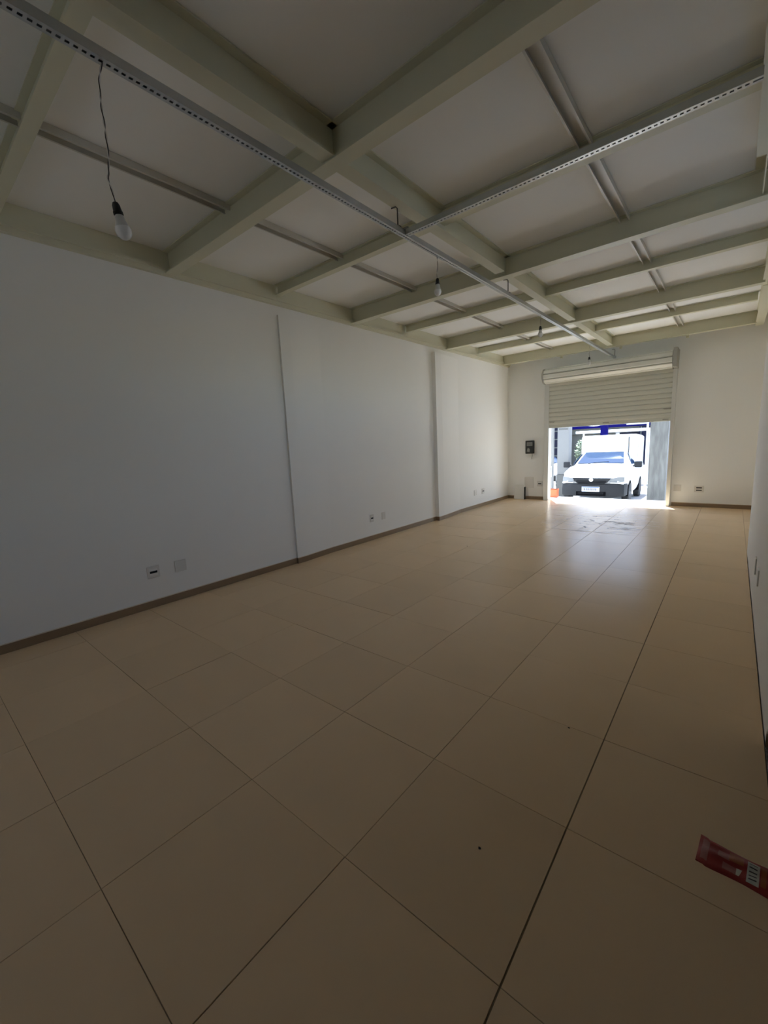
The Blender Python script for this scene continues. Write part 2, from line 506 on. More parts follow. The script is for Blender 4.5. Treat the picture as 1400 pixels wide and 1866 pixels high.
# edge channels along the long walls
t = thing('edge_beam', 'cream steel edge channel running along the top of the left wall', 'beam', (XL+0.03, 4.1, ZB), 0, 'edge beams')
MB().box(-0.029, 0.012, YB-4.1+0.01, D-4.1-0.01, 0.052, ZC-ZB-0.001).build('web', STEEL, t)
MB().box(-0.029, 0.040, YB-4.1+0.01, D-4.1-0.01, 0.028, 0.0518).box(-0.029, 0.016, YB-4.1+0.01, D-4.1-0.01, -0.012, 0.0278).build('bottom_lip', STEEL, t)
edge_l = ['cream edge beam over the right wall in the bay where the sideways tray ends',
          'cream edge beam over the right wall between the second and third deep beams',
          'cream edge beam over the right wall in the bay next to the shutter wall']
for k, (xc, y0, y1) in enumerate([(0.045, BIG[1], BIG[2]), (0.195, BIG[2], BIG[3]), (0.205, BIG[3], D-0.02)]):
    ibeam('edge_beam', edge_l[k], 'y', xc, y0+0.06, y1-0.06 if k < 2 else y1, ZB+0.004, 0.11, 'edge beams', cope=(0.08, 0.62 if k == 0 else 0.08))
# little clips and end plates where the last beam sits by the shutter wall
for k, (x, lab) in enumerate([(-3.0, 'small steel clip under the last cross beam, left of the tray end'), (-1.87, 'small steel clip under the last cross beam beside the tray end'), (-0.80, 'small steel clip under the last cross beam above the right end of the shutter')]):
    t = thing('beam_clip', lab, 'bracket', (x, BIG[4], ZB), 0, 'clips under the last cross beam')
    MB().box(-0.055, 0.055, -0.02, 0.05, -0.011, -0.0003, 0.002).build('plate', STEEL, t)
    MB().box(0.005, 0.05, 0.02, 0.06, -0.05, -0.0112, 0.003).build('bolt_block', STEEL, t)

# ------------------------------------------------------------------ ceiling battens (open channels), one per bay
def batten(x, y0, y1, label):
    t = thing('ceiling_batten', label, 'batten', (x, (y0+y1)/2, ZC), 0, 'ceiling battens')
    L = (y1-y0)/2 - 0.006
    b, d, th = 0.043, 0.042, 0.004
    MB().box(-b, b, -L, L, -0.004, -0.0004).build('back', BATTEN, t)
    MB().box(-b, -b+th, -L, L, -d, -0.0042).box(-b+th, -b+0.013, -L, L, -d, -d+th).build('flange', BATTEN, t)
    MB().box(b-th, b, -L, L, -d, -0.0042).box(b-0.013, b-th, -L, L, -d, -d+th).build('flange', BATTEN, t)
yy = sorted(BIG + SMALL)
where = ['bay at the extreme near end', 'nearest bay, beside the first bulb cord', 'bay just past the nearest deep beam', 'bay just past the sideways tray',
         'bay past the second deep beam', 'bay before the third deep beam', 'bay past the third deep beam', 'bay touching the shutter wall beam']
for side, x in (('left', BXL), ('right', BXR)):
    for j in range(len(yy)-1):
        if side == 'right' and j < 2: continue
        batten(x, yy[j]+0.006, yy[j+1]-0.006, 'cream ceiling batten %s of the spine beam, %s' % (side, where[j]))

# ------------------------------------------------------------------ perforated cable trays
TX, TZ = -2.0, 3.03
def tray_parts(t, axis, L, w=0.042, h=0.038):
    def bx(m, p0, p1, q0, q1, z0, z1):
        if axis == 'x': m.box(p0, p1, q0, q1, z0, z1)
        else: m.box(q0, q1, p0, p1, z0, z1)
    m = MB()
    bx(m, -L, L, -w/2, -w/2+0.002, 0.0, h); bx(m, -L, L, w/2-0.002, w/2, 0.0, h)
    m.build('side_wall', GALV, t)
    m = MB(); bx(m, -L, L, -w/2+0.002, w/2-0.002, h-0.002, h)
    m.build('top', GALV, t)
    m = MB()
    hw = 0.006
    bx(m, -L, L, -w/2+0.002, -hw, -0.0002, 0.0016)
    bx(m, -L, L, hw, w/2-0.002, -0.0002, 0.0016)
    n = int(2*L/0.027)
    for k in range(n):
        a = -L + 0.006 + k*0.027
        bx(m, a, a+0.012, -hw, hw, -0.0002, 0.0016)
    m.build('perforated_lip', GALV, t)
t = thing('cable_tray', 'long galvanised perforated cable channel hung lengthwise under the spine beam', 'cable tray', (TX, 0, TZ-0.019), 0)
Y0, Y1 = YB+0.03, 10.0
t.location.y = (Y0+Y1)/2
tray_parts(t, 'y', (Y1-Y0)/2)
for hy in (0.35, 2.69, 4.65, 9.97):
    m = MB()
    y = hy - t.location.y
    m.tube([(0.0, y, 0.02), (0.0, y, 0.165), (-0.012, y-0.004, 0.178), (-0.05, y-0.006, 0.180)], 0.005, 8)
    m.box(-0.022, 0.022, y-0.012, y+0.012, 0.0385, 0.043)
    m.build('hanger_rod', ROD, t)
t = thing('cable_tray', 'galvanised perforated cable channel crossing sideways to the right wall', 'cable tray', (-0.99, 2.77, TZ-0.016), 0)
tray_parts(t, 'x', 0.985)
MB().box(-0.993, -0.955, -0.035, 0.035, 0.0383, 0.042).build('junction_clip', GALV, t)

# ------------------------------------------------------------------ bare bulbs on twisted wire
def pendant(label, y, zc, ztop, path=None, tilt=(0, 0)):
    t = thing('hanging_bulb', label, 'light bulb', (TX, y, zc), 0, 'bare bulbs under the cable tray')
    # origin: top of the socket
    if path is None:
        path = [(0, 0, ztop-zc), (0.004, 0.003, (ztop-zc)*0.6), (-0.002, -0.003, (ztop-zc)*0.25), (0, 0, 0.0)]
    # smooth the path
    P = [Vector(p) for p in path]
    pts = []
    for i in range(len(P)-1):
        for k in range(8):
            u = k/8
            p0, p1, p2, p3 = P[max(i-1, 0)], P[i], P[i+1], P[min(i+2, len(P)-1)]
            pts.append(0.5*((2*p1) + (p2-p0)*u + (2*p0-5*p1+4*p2-p3)*u*u + (3*p1-p0-3*p2+p3)*u**3))
    pts.append(P[-1])
    # arclength helix
    for s, m_, nm in ((0, BLACK, 'black_wire'), (PI, WIREW, 'white_wire')):
        hp, L = [], 0.0
        for i, p in enumerate(pts):
            if i: L += (p-pts[i-1]).length
            a = 2*PI*L/0.10 + s
            hp.append(p + Vector((math.cos(a), math.sin(a), 0))*0.0021)
        MB().tube(hp, 0.0019, 6).build(nm, m_, t, True)
    R = Matrix.Rotation(tilt[0], 3, 'X') @ Matrix.Rotation(tilt[1], 3, 'Y')
    def rot(mb):
        mb.v = [tuple(R @ Vector(v)) for v in mb.v]
        return mb
    rot(MB().lathe([(0.004, 0.0), (0.010, -0.002), (0.0145, -0.012), (0.0165, -0.034), (0.0185, -0.036), (0.0185, -0.046), (0.015, -0.047)], n=20)).build('socket', BLACK, t, True)
    rot(MB().lathe([(0.013, -0.0472), (0.0165, -0.050), (0.0185, -0.066), (0.0235, -0.082), (0.028, -0.092)], n=24)).build('bulb_base', BULBBASE, t, True)
    dome = [(0.0283, -0.0921)] + [(0.0305*math.cos(a), -0.103-0.036*math.sin(a)) for a in [x*PI/2/9 for x in range(0, 9)]] + [(0.003, -0.1389)]
    rot(MB().lathe(dome, n=24)).build('bulb_globe', OPAL, t, True)
pendant('nearest bare white bulb on a long twisted wire, upper left', 0.772, 2.506, 3.01,
        [(0, 0.022, 0.502), (0.0, 0.004, 0.436), (0, -0.002, 0.35), (0, 0.0, 0.27), (0, -0.001, 0.17), (0, -0.008, 0.107), (0, -0.014, 0.078), (0, -0.004, 0.035), (0, 0.0, 0.0)], tilt=(0.16, -0.03))
pendant('second bare bulb from the camera, hanging in front of a deep cross beam', 3.215, 2.835, 3.01)
pendant('third bare bulb from the camera, small and dark socketed, past mid room', 5.655, 2.885, 3.01)
pendant('farthest bare bulb, hanging in front of the roller shutter hood', 8.03, 2.800, 3.01)

# ------------------------------------------------------------------ roller shutter door
dr = tag(empty('door_1', (0, 0, 0)), kind='structure')
SY = 9.945            # plane of the curtain
ZBOT, ZTOP, SH = 1.675, 2.70, 0.0945
def slat_profile(z):
    # slightly curved interlocking lath, face to the room (-y)
    return [(SY+0.010, z-0.006), (SY-0.004, z-0.006), (SY-0.014, z+0.003), (SY-0.020, z+SH*0.25), (SY-0.021, z+SH*0.55), (SY-0.013, z+SH*0.85), (SY-0.004, z+SH-0.007), (SY+0.000, z+SH-0.004), (SY+0.000, z+SH+0.004), (SY+0.010, z+SH+0.004)]
z = ZBOT + 0.07
while z < ZTOP:
    MB().prism(slat_profile(z), 'x', JL+0.012, JR-0.012).build('slat', SHUT, dr)
    z += SH
MB().box(JL+0.012, JR-0.012, SY-0.014, SY+0.014, ZBOT, ZBOT+0.071, 0.004).build('bottom_rail', SHUT, dr)
for x0, x1 in ((JL-0.075, JL+0.03), (JR-0.03, JR+0.035)):
    MB().prism([(x0, SY-0.030), (x1, SY-0.030), (x1, SY-0.0225), (x0, SY-0.0225)], 'z', 0.001, 2.66).build('guide_rail', GUIDE, dr)
    xe = (x0, x0+0.012) if x0 < -2 else (x1-0.012, x1)
    MB().box(xe[0], xe[1], SY-0.0224, D-0.0005, 0.001, 2.66).build('guide_side', GUIDE, dr)
# rolled-up curtain under its hood: flat laths wound round the axle
RC, RZ = 0.155, 2.81
RYC = SY - 0.135
nf = 9
for k in range(nf):
    a0, a1 = 2*PI*k/nf + 0.13, 2*PI*(k+1)/nf + 0.13
    def pt(a, r): return (RYC + r*math.cos(a), RZ + r*math.sin(a))
    am = (a0+a1)/2
    prof = [pt(a0+0.035, RC-0.022), pt(a0+0.06, RC+0.002), pt(a0+0.14, RC+0.008), pt(am, RC+0.004), pt(a1-0.14, RC+0.008), pt(a1-0.06, RC+0.002), pt(a1-0.035, RC-0.022), pt(am, RC-0.03)]
    MB().prism(prof, 'x', JL-0.02, JR-0.035).build('rolled_slat', SHUTL, dr)
MB().lathe([(RC-0.028, JL-0.02), (RC-0.028, JR-0.035)], (0, RYC, RZ), 20, 'x').build('axle_drum', BRACK, dr)
for x0, x1, e in ((JL-0.055, JL-0.022, 0.0), (JR-0.033, JR+0.05, 0.012)):
    circ = [(RYC + (RC+0.012+e)*math.cos(2*PI*k/20), RZ + (RC+0.012+e)*math.sin(2*PI*k/20)) for k in range(20)]
    MB().prism(circ, 'x', x0, x1 if e == 0 else x0+0.012).build('end_plate', BRACK, dr)
MB().box(JR-0.02, JR+0.045, RYC-0.17, D-0.0005, 2.655, 3.0, 0.006).build('motor_bracket', BRACK, dr)
for x, zz, wd in ((JL+0.10, 1.80, 0.085), (JR-0.085, 1.905, 0.10)):
    m = MB().tube([(x-wd/2, SY-0.012, zz), (x-wd/2, SY-0.04, zz), (x+wd/2, SY-0.04, zz), (x+wd/2, SY-0.012, zz)], 0.006, 8)
    m.box(x-wd/2-0.02, x+wd/2+0.02, SY-0.0165, SY-0.0122, zz-0.02, zz+0.02)
    m.build('handle', BRACK, dr)
MB().box(-2.17, -2.05, SY-0.022, SY-0.0142, ZBOT+0.035, ZBOT+0.06, 0.003).build('lock_plate', BRACK, dr)
MB().box(JR-0.16, JR-0.06, SY-0.022, SY-0.0142, ZBOT+0.02, ZBOT+0.045, 0.003).build('latch', BRACK, dr)
MB().box(JL, JR, D, DO, -0.03, -0.0005).build('threshold_stone', mat('threshold_concrete', (0.55, 0.52, 0.47), 0.7, var=0.05), dr)

# ------------------------------------------------------------------ plates and sockets
def wall_plate(label, pos, normal, w=0.078, h=0.118, slots=0, cat='blank plate', name='blank_plate', group=None, rz=None):
    # local: face towards -y
    t = thing(name, label, cat, pos, {'-y': 0.0, '+x': PI/2, '-x': -PI/2}[normal], group)
    MB().box(-w/2, w/2, -0.009, -0.0004, -h/2, h/2, 0.003).build('face_plate', PLATE, t)
    if slots:
        m = MB().box(-w*0.33, w*0.33, -0.0115, -0.0092, -h*0.30, h*0.30, 0.001)
        m.build('insert', WHITEP, t)
    for k in range(slots):
        dz = (k-(slots-1)/2)*0.048
        MB().box(-w*0.30, w*0.30, -0.0125, -0.0117, dz-0.011, dz+0.011).build('outlet_slot', SLOT_SHADOW, t)
    return t
wall_plate('low socket plate on the left wall nearest the camera', (XL+0.0002, 1.553, 0.355), '+x', 0.115, 0.118, 1, 'socket', 'wall_socket', 'low wall sockets')
wall_plate('low blank plate on the left wall, right of the nearest socket', (XL+0.0002, 1.817, 0.352), '+x', 0.115, 0.118, 0, group='low blank plates')
wall_plate('low socket plate on the left wall between the two boxed columns', (XL+0.0002, 4.81, 0.35), '+x', 0.085, 0.118, 1, 'socket', 'wall_socket', 'low wall sockets')
wall_plate('low blank plate on the left wall between the two boxed columns', (XL+0.0002, 5.10, 0.345), '+x', 0.085, 0.118, 0, group='low blank plates')
wall_plate('low blank plate on the left wall near the far corner, the nearer one', (XL+0.0002, 8.27, 0.345), '+x', 0.12, 0.118, 0, group='low blank plates')
wall_plate('low socket plate on the left wall near the far corner, the farther one', (XL+0.0002, 8.64, 0.34), '+x', 0.12, 0.118, 1, 'socket', 'wall_socket', 'low wall sockets')
wall_plate('low socket on the far wall just left of the shutter door', (-3.515, D-0.0002, 0.382), '-y', 0.125, 0.125, 1, 'socket', 'wall_socket', 'low wall sockets')
wall_plate('low blank plate on the far wall just right of the shutter door', (-0.803, D-0.0002, 0.36), '-y', 0.12, 0.125, 0, group='low blank plates')
wall_plate('low double socket with two dark slots, right of the shutter door', (-0.457, D-0.0002, 0.35), '-y', 0.15, 0.125, 2, 'socket', 'wall_socket', 'low wall sockets')
wall_plate('low plate on the right wall, the farther of the two at the right edge', (XR-0.0002, 4.50, 0.35), '-x', 0.09, 0.135, 0, group='low blank plates')
wall_plate('low plate on the right wall, the nearer of the two at the right edge', (XR-0.0002, 4.06, 0.375), '-x', 0.09, 0.125, 0, group='low blank plates')
wall_plate('larger square junction cover low on the far wall left of the door', (-3.775, D-0.0002, 0.405), '-y', 0.225, 0.26, 0, cat='junction cover', name='junction_cover')
# black shutter control unit
t = thing('shutter_control', 'small black shutter control box with grey label on the far wall', 'control box', (-3.75, D-0.0003, 1.26), 0)
MB().box(-0.10, 0.10, -0.07, 0, -0.155, 0.155, 0.012).build('case', BLACK, t)
MB().box(-0.062, 0.072, -0.0735, -0.0705, 0.03, 0.115, 0.001).build('label_plate', GREYLAB, t, label='grey label plate')
m = MB()
for k in range(3): m.box(-0.05, 0.058, -0.0745, -0.0737, 0.048+0.022*k, 0.054+0.022*k)
m.build('label_print', BLACK, t)
MB().prism([(-0.06, -0.105), (0.005, -0.115), (0.012, -0.055), (-0.012, -0.02), (-0.045, -0.025)], 'y', -0.0735, -0.0705).build('button_panel', GREYLAB, t, label='grey button panel')
MB().tube([(0.055, -0.03, -0.155), (0.052, -0.02, -0.21), (0.040, -0.015, -0.25), (0.038, -0.012, -0.285)], 0.006, 8).build('cable', GREYLAB, t, True)
# white board leaning on the wall
t = thing('leaning_board', 'blank white board leaning against the far wall near the left corner', 'board', (-3.992, D-0.09, 0.0), 0)
m = MB().prism([(-0.004, 0.001), (0.008, 0.001), (0.088, 0.345), (0.076, 0.345)], 'x', -0.128, 0.128)
m.build('board_sheet', PAPER, t)
MB().box(0.1285, 0.133, 0.0, 0.085, 0.0, 0.30).build('side_shadow_strip', SLOT_SHADOW, t)  # thin dark strip standing in for the shadow along the board's side

# ------------------------------------------------------------------ snack packet on the floor
RED = mat('packet_red_foil', (0.27, 0.012, 0.007), 0.55, var=0.25, vscale=25, bump=0.15, bscale=30)
PINK = mat('packet_pink_print', (0.33, 0.10, 0.08), 0.55, var=0.2, vscale=60)
ORNG = mat('packet_orange_print', (0.32, 0.07, 0.010), 0.55, var=0.2, vscale=50)
LABW = mat('packet_white_label', (0.50, 0.50, 0.44), 0.5, var=0.3, vscale=70)
INK = mat('packet_ink', (0.03, 0.02, 0.02), 0.5)
t = thing('snack_packet', 'crumpled red snack packet lying on the tiles at the lower right edge', 'packet', (0.118, 1.655, 0.0), math.radians(-1.0))
PL, PW = 0.120, 0.060
def psurf(u, v):
    # u, v in [-1,1] -> local xy and height of a flat, half-empty pouch with crimped ends
    e = max(0.0, 1-abs(u)**6) * max(0.0, 1-v*v)**0.6
    zz = 0.002 + e*(0.011 + 0.004*math.sin(u*5+v*2) + 0.003*math.sin(v*6-u*3))
    x = u*PL + 0.004*v
    y = v*PW*(1-0.05*math.cos(u*4.0)) - 0.006*u
    if u < -0.8: y += 0.004; zz += 0.004*(abs(u)-0.8)/0.2*abs(v)
    return x, y, zz
m = MB()
NU, NV = 36, 18
vs = [psurf(-1+2*i/NU, -1+2*j/NV) for i in range(NU+1) for j in range(NV+1)]
vs2 = [(x, y, 0.0008) for x, y, zz in vs]
fs = [(i*(NV+1)+j, (i+1)*(NV+1)+j, (i+1)*(NV+1)+j+1, i*(NV+1)+j+1) for i in range(NU) for j in range(NV)]
no = len(vs)
bd = [i*(NV+1) for i in range(NU+1)] + [NU*(NV+1)+j for j in range(1, NV+1)] + [i*(NV+1)+NV for i in range(NU-1, -1, -1)] + [j for j in range(NV-1, 0, -1)]
fs += [tuple(q+no for q in f[::-1]) for f in fs[:]]
fs += [(bd[k], bd[(k+1) % len(bd)], bd[(k+1) % len(bd)]+no, bd[k]+no) for k in range(len(bd))]
m.add(vs+vs2, fs)
m.build('pouch', RED, t, True)
def patch(u0, u1, v0, v1, m_, nm, lift=0.0008, skew=0.0, label=None):
    n = 8
    a = [psurf(u0+(u1-u0)*i/n + skew*(v0+(v1-v0)*j/n), v0+(v1-v0)*j/n) for i in range(n+1) for j in range(n+1)]
    mb = MB().add([(x, y, zz+lift) for x, y, zz in a], [(i*(n+1)+j, (i+1)*(n+1)+j, (i+1)*(n+1)+j+1, i*(n+1)+j+1) for i in range(n) for j in range(n)])
    mb.build(nm, m_, t, True, label=label)
patch(-0.92, -0.76, -0.72, 0.75, PINK, 'brand_panel', label='faded pink lettering strip')
patch(-0.55, -0.28, 0.0, 0.55, PINK, 'picture')
patch(-0.30, 0.02, 0.05, 0.72, ORNG, 'picture', lift=0.0012, label='orange food picture')
patch(-0.42, -0.12, -0.72, -0.22, PINK, 'picture', lift=0.0011)
patch(-0.10, 0.02, -0.72, -0.2, LABW, 'corner_label', skew=0.1)
patch(0.10, 0.36, -0.80, 0.72, LABW, 'nutrition_label', label='white printed table label')
for k in range(5):
    patch(0.14, 0.31, -0.6+0.25*k, -0.52+0.25*k, INK, 'print_line', lift=0.0014)
patch(0.39, 0.50, -0.7, 0.7, ORNG, 'stripe')
patch(0.58, 0.78, -0.65, 0.65, LABW, 'lettering_panel')
for k in range(3):
    patch(0.62, 0.74, -0.5+0.36*k, -0.26+0.36*k, INK, 'letter', lift=0.0014)
# specks of grit on the tiles
GRIT = mat('grit', (0.06, 0.05, 0.04), 0.9)
for k, (x, y, lab) in enumerate([(-0.62, 1.19, 'tiny dark crumb on the near floor, lower middle'), (-2.82, 5.15, 'tiny dark crumb on the floor left of the door reflection'), (-0.555, 2.05, 'tiny dark crumb beside the long floor joint')]):
    t = thing('crumb', lab, 'crumb', (x, y, 0.0005), 0, 'crumbs on the floor')
    MB().sphere((0, 0, 0.003), (0.006, 0.004, 0.0035), 1, 0.25).build('grain', GRIT, t)

# ------------------------------------------------------------------ outdoors
PAVE = mat('sunlit_pavement', (0.66, 0.655, 0.64), 0.85, var=0.08, vscale=2.0, bump=0.1)
ROAD = mat('pale_road', (0.28, 0.275, 0.265), 0.9, var=0.10, vscale=1.5, bump=0.15)
def zg(y):                       # the street falls gently away
    return -0.38 - 0.038*(y-12.8)
MB().box(-14, 10, DO+0.001, 10.82, -0.30, -0.02).build('pavement', PAVE, None, kind='structure')
MB().add([(-40, 10.821, -0.33), (40, 10.821, -0.33), (40, 34, zg(34)), (-40, 34, zg(34)), (-40, 10.821, -1.6), (40, 10.821, -1.6), (40, 34, -1.8), (-40, 34, -1.8)],
         [(0,1,2,3), (4,7,6,5), (0,4,5,1), (1,5,6,2), (2,6,7,3), (3,7,4,0)]).build('road', ROAD, None, kind='structure')
# facade of this building outside, so that daylight only comes in by the door
MB().box(-14, XL-0.2, D, DO, -0.3, 4.4).box(XR2+0.15, 10, D, DO, -0.3, 4.4).build('wall_street_front', WALL, None, kind='structure')

# pillars and small things by the door
CONC = peeling_material()
LITP = mat('pale_pillar_render', (0.19, 0.188, 0.18), 0.8, var=0.05, vscale=4, bump=0.1)
DGREY = mat('dark_grey_render', (0.11, 0.108, 0.10), 0.85, var=0.1, vscale=6)
t = thing('street_pillar', 'grey concrete pillar with peeling paint just outside the door on the right', 'pillar', (-1.36, 11.75, zg(11.75)), 0)
MB().box(-0.16, 0.20, -0.15, 0.15, -0.02, 3.6, 0.01).build('shaft', CONC, t)
MB().box(-0.175, 0.215, -0.17, 0.17, -0.02, 0.20, 0.01).build('plinth', CONC, t)
t = thing('street_pillar', 'pale rendered pillar on a grey base outside the door on the left', 'pillar', (-4.02, 13.6, zg(13.6)), 0)
MB().box(-0.17, 0.17, -0.15, 0.15, 0.72, 4.0, 0.008).build('shaft', LITP, t)
MB().box(-0.18, 0.22, -0.19, 0.19, -0.02, 0.719, 0.01).build('plinth', DGREY, t, label='darker grey base')
MB().box(-0.13, 0.13, -0.158, -0.1505, 2.08, 2.13).build('band', DGREY, t)
t = thing('meter_post', 'narrow white post with a grey meter box behind the orange crate', 'post', (-3.66, 11.2, -0.32), 0)
MB().box(-0.08, 0.08, -0.05, 0.05, 0, 2.9, 0.006).build('post', LITP, t)
MB().box(-0.005, 0.065, -0.075, -0.0505, 0.76, 1.05, 0.006).build('meter_box', mat('meter_grey', (0.35, 0.38, 0.38), 0.5), t, label='grey meter box')
MB().box(0.010, 0.050, -0.079, -0.0755, 0.90, 1.01, 0.002).build('meter_window', mat('meter_window', (0.12, 0.15, 0.16), 0.2), t)
# orange crate
ORC = mat('orange_plastic', (0.40, 0.075, 0.014), 0.5, var=0.05)
t = thing('orange_crate', 'orange plastic crate standing on the pavement left of the van', 'crate', (-3.40, 10.70, -0.02), 0)
m = MB().box(-0.095, 0.095, -0.08, 0.08, 0.001, 0.014)
m.box(-0.095, 0.095, -0.08, -0.07, 0.014, 0.20).box(-0.095, 0.095, 0.07, 0.08, 0.014, 0.20).box(-0.095, -0.085, -0.07, 0.07, 0.014, 0.20).box(0.085, 0.095, -0.07, 0.07, 0.014, 0.20)
m.build('body', ORC, t)
MB().box(-0.103, 0.103, -0.088, -0.0802, 0.178, 0.205, 0.003).box(-0.103, 0.103, 0.0802, 0.088, 0.178, 0.205, 0.003).box(-0.103, -0.0952, -0.08, 0.08, 0.178, 0.205).box(0.0952, 0.103, -0.08, 0.08, 0.178, 0.205).build('rim', ORC, t)
t = thing('bollard', 'short white bollard with a black cap beside the left pillar base', 'bollard', (-4.46, 14.0, zg(14.0)), 0)
MB().lathe([(0.06, -0.01), (0.06, 0.46), (0.055, 0.47)], n=16).build('post', WHITEP, t, True)
MB().lathe([(0.07, 0.471), (0.07, 0.64), (0.05, 0.66)], n=16).build('cap', BLACK, t, True)
# ------------------------------------------------------------------ white box van
VW = mat('van_white_paint', (0.82, 0.82, 0.81), 0.3, coat=0.5)
VG = mat('van_grey_plastic', (0.028, 0.029, 0.031), 0.6, spec=0.15)
VK = mat('van_black', (0.004, 0.004, 0.005), 0.7, spec=0.03)
VGL = mat('van_window_glass', (0.012, 0.026, 0.055), 0.06, spec=0.22)
VHL = mat('headlamp_glass', (0.20, 0.21, 0.215), 0.25, spec=0.2)
VTY = mat('tyre_rubber', (0.025, 0.025, 0.026), 0.85)
VHUB = mat('wheel_steel', (0.35, 0.35, 0.36), 0.45, metal=0.5)
VPL = mat('number_plate', (0.62, 0.66, 0.74), 0.5)
t = thing('van', 'white box van with dark grille and bumper parked facing the open shutter door', 'van', (-2.86, 12.0, zg(12.8)+0.012), math.radians(2.0))
t.rotation_euler = (math.radians(-2.2), 0, math.radians(2.4))
def sec(y, pts):
    return [(x, y, z) for x, z in pts] + [(-x, y, z) for x, z in pts[::-1]]
body = [
    sec(0.10, [(0.50, 0.30), (0.60, 0.42), (0.62, 0.55), (0.60, 0.66), (0.48, 0.70), (0.10, 0.71)]),
    sec(0.16, [(0.62, 0.27), (0.72, 0.42), (0.745, 0.56), (0.72, 0.71), (0.55, 0.765), (0.10, 0.78)]),
    sec(0.45, [(0.72, 0.25), (0.79, 0.42), (0.805, 0.58), (0.785, 0.83), (0.60, 0.885), (0.10, 0.905)]),
    sec(1.02, [(0.74, 0.24), (0.80, 0.42), (0.81, 0.60), (0.79, 0.965), (0.64, 1.01), (0.10, 1.035)]),
    sec(1.06, [(0.74, 0.24), (0.80, 0.42), (0.81, 0.60), (0.79, 0.975), (0.66, 1.03), (0.10, 1.055)]),
    sec(1.78, [(0.74, 0.24), (0.80, 0.42), (0.81, 0.60), (0.79, 0.99), (0.56, 1.375), (0.10, 1.40)]),
    sec(2.05, [(0.74, 0.24), (0.80, 0.42), (0.81, 0.60), (0.79, 1.00), (0.57, 1.41), (0.10, 1.44)]),
    sec(3.90, [(0.74, 0.30), (0.80, 0.42), (0.81, 0.60), (0.79, 1.00), (0.57, 1.41), (0.10, 1.44)])]
MB().loft(body).build('body', VW, t, True)
# tall cargo box with chamfered front corners
def boxsec(y, hw, z0, z1, r):
    return [(hw, y, z0), (hw, y, z1-r), (hw-r, y, z1), (-hw+r, y, z1), (-hw, y, z1-r), (-hw, y, z0)]
cg = [boxsec(1.80, 0.50, 1.36, 1.80, 0.08), boxsec(1.86, 0.575, 1.33, 1.87, 0.08), boxsec(2.15, 0.60, 1.30, 1.90, 0.06), boxsec(2.35, 0.76, 1.00, 1.91, 0.05), boxsec(3.95, 0.77, 0.99, 1.91, 0.05)]
MB().loft(cg).build('cargo_box', VW, t, True)
m = MB()
for k in range(4):
    m.box(0.771, 0.783, 2.55+0.32*k, 2.61+0.32*k, 1.12, 1.84, 0.003)
m.build('side_rib', VW, t)
MB().box(0.575, 0.604, 1.95, 1.965, 1.36, 1.83).build('box_seam', VG, t)
# windscreen, side glass
def glass(q, nm, off=0.006):
    a, b, c, d = [Vector(p) for p in q]
    n = (b-a).cross(d-a).normalized()*off
    mb = MB().add([a, b, c, d, a+n, b+n, c+n, d+n], [(0,1,2,3), (4,5,6,7), (0,1,5,4), (1,2,6,5), (2,3,7,6), (3,0,4,7)])
    return mb.build(nm, VGL, t)
glass([(-0.60, 1.115, 1.075), (0.60, 1.115, 1.075), (0.505, 1.74, 1.383), (-0.505, 1.74, 1.383)], 'windscreen', 0.012)
glass([(0.762, 1.30, 1.045), (0.772, 2.0, 1.045), (0.60, 2.0, 1.365), (0.615, 1.74, 1.34)], 'side_window', 0.010)
glass([(-0.772, 2.0, 1.045), (-0.762, 1.30, 1.045), (-0.615, 1.74, 1.34), (-0.60, 2.0, 1.365)], 'side_window', 0.010)
MB().tube([(-0.30, 1.07, 1.068), (-0.02, 1.14, 1.105), (0.22, 1.17, 1.12)], 0.008, 6).build('wiper', VK, t)
# bumper, lower intake, grille, lights
def bsec(x, yf, z0, z1):
    return [(x, yf+0.03, z0), (x, yf, z0+0.05), (x, yf-0.01, (z0+z1)/2), (x, yf, z1-0.03), (x, yf+0.03, z1), (x, yf+0.26, z1), (x, yf+0.26, z0)]
MB().loft([bsec(-0.80, 0.30, 0.26, 0.56), bsec(-0.76, 0.16, 0.235, 0.565), bsec(-0.60, 0.05, 0.225, 0.565), bsec(-0.3, 0.01, 0.22, 0.565), bsec(0.3, 0.01, 0.22, 0.565), bsec(0.60, 0.05, 0.225, 0.565), bsec(0.76, 0.16, 0.235, 0.565), bsec(0.80, 0.30, 0.26, 0.56)]).build('bumper', VG, t, True)
MB().box(-0.36, 0.36, -0.012, 0.03, 0.245, 0.35, 0.006).build('lower_intake', VK, t)
m = MB()
for k in range(2): m.box(-0.31, 0.31, -0.016, -0.0125, 0.295+0.03*k, 0.303+0.03*k)
m.build('intake_bar', VG, t)
MB().prism([(-0.47, 0.715), (-0.38, 0.60), (-0.32, 0.57), (0.32, 0.57), (0.38, 0.60), (0.47, 0.715)], 'y', 0.012, 0.12).build('grille', VG, t)
m = MB()
for k in range(2): m.box(-0.36, 0.36, 0.006, 0.0118, 0.590+0.036*k, 0.607+0.036*k)
m.build('grille_bar', VK, t)
MB().lathe([(0.052, 0.0), (0.052, -0.012), (0.03, -0.016)], (0, 0.011, 0.668), 20, 'y').build('emblem', mat('emblem_metal', (0.6, 0.6, 0.62), 0.3, metal=0.6), t, True)
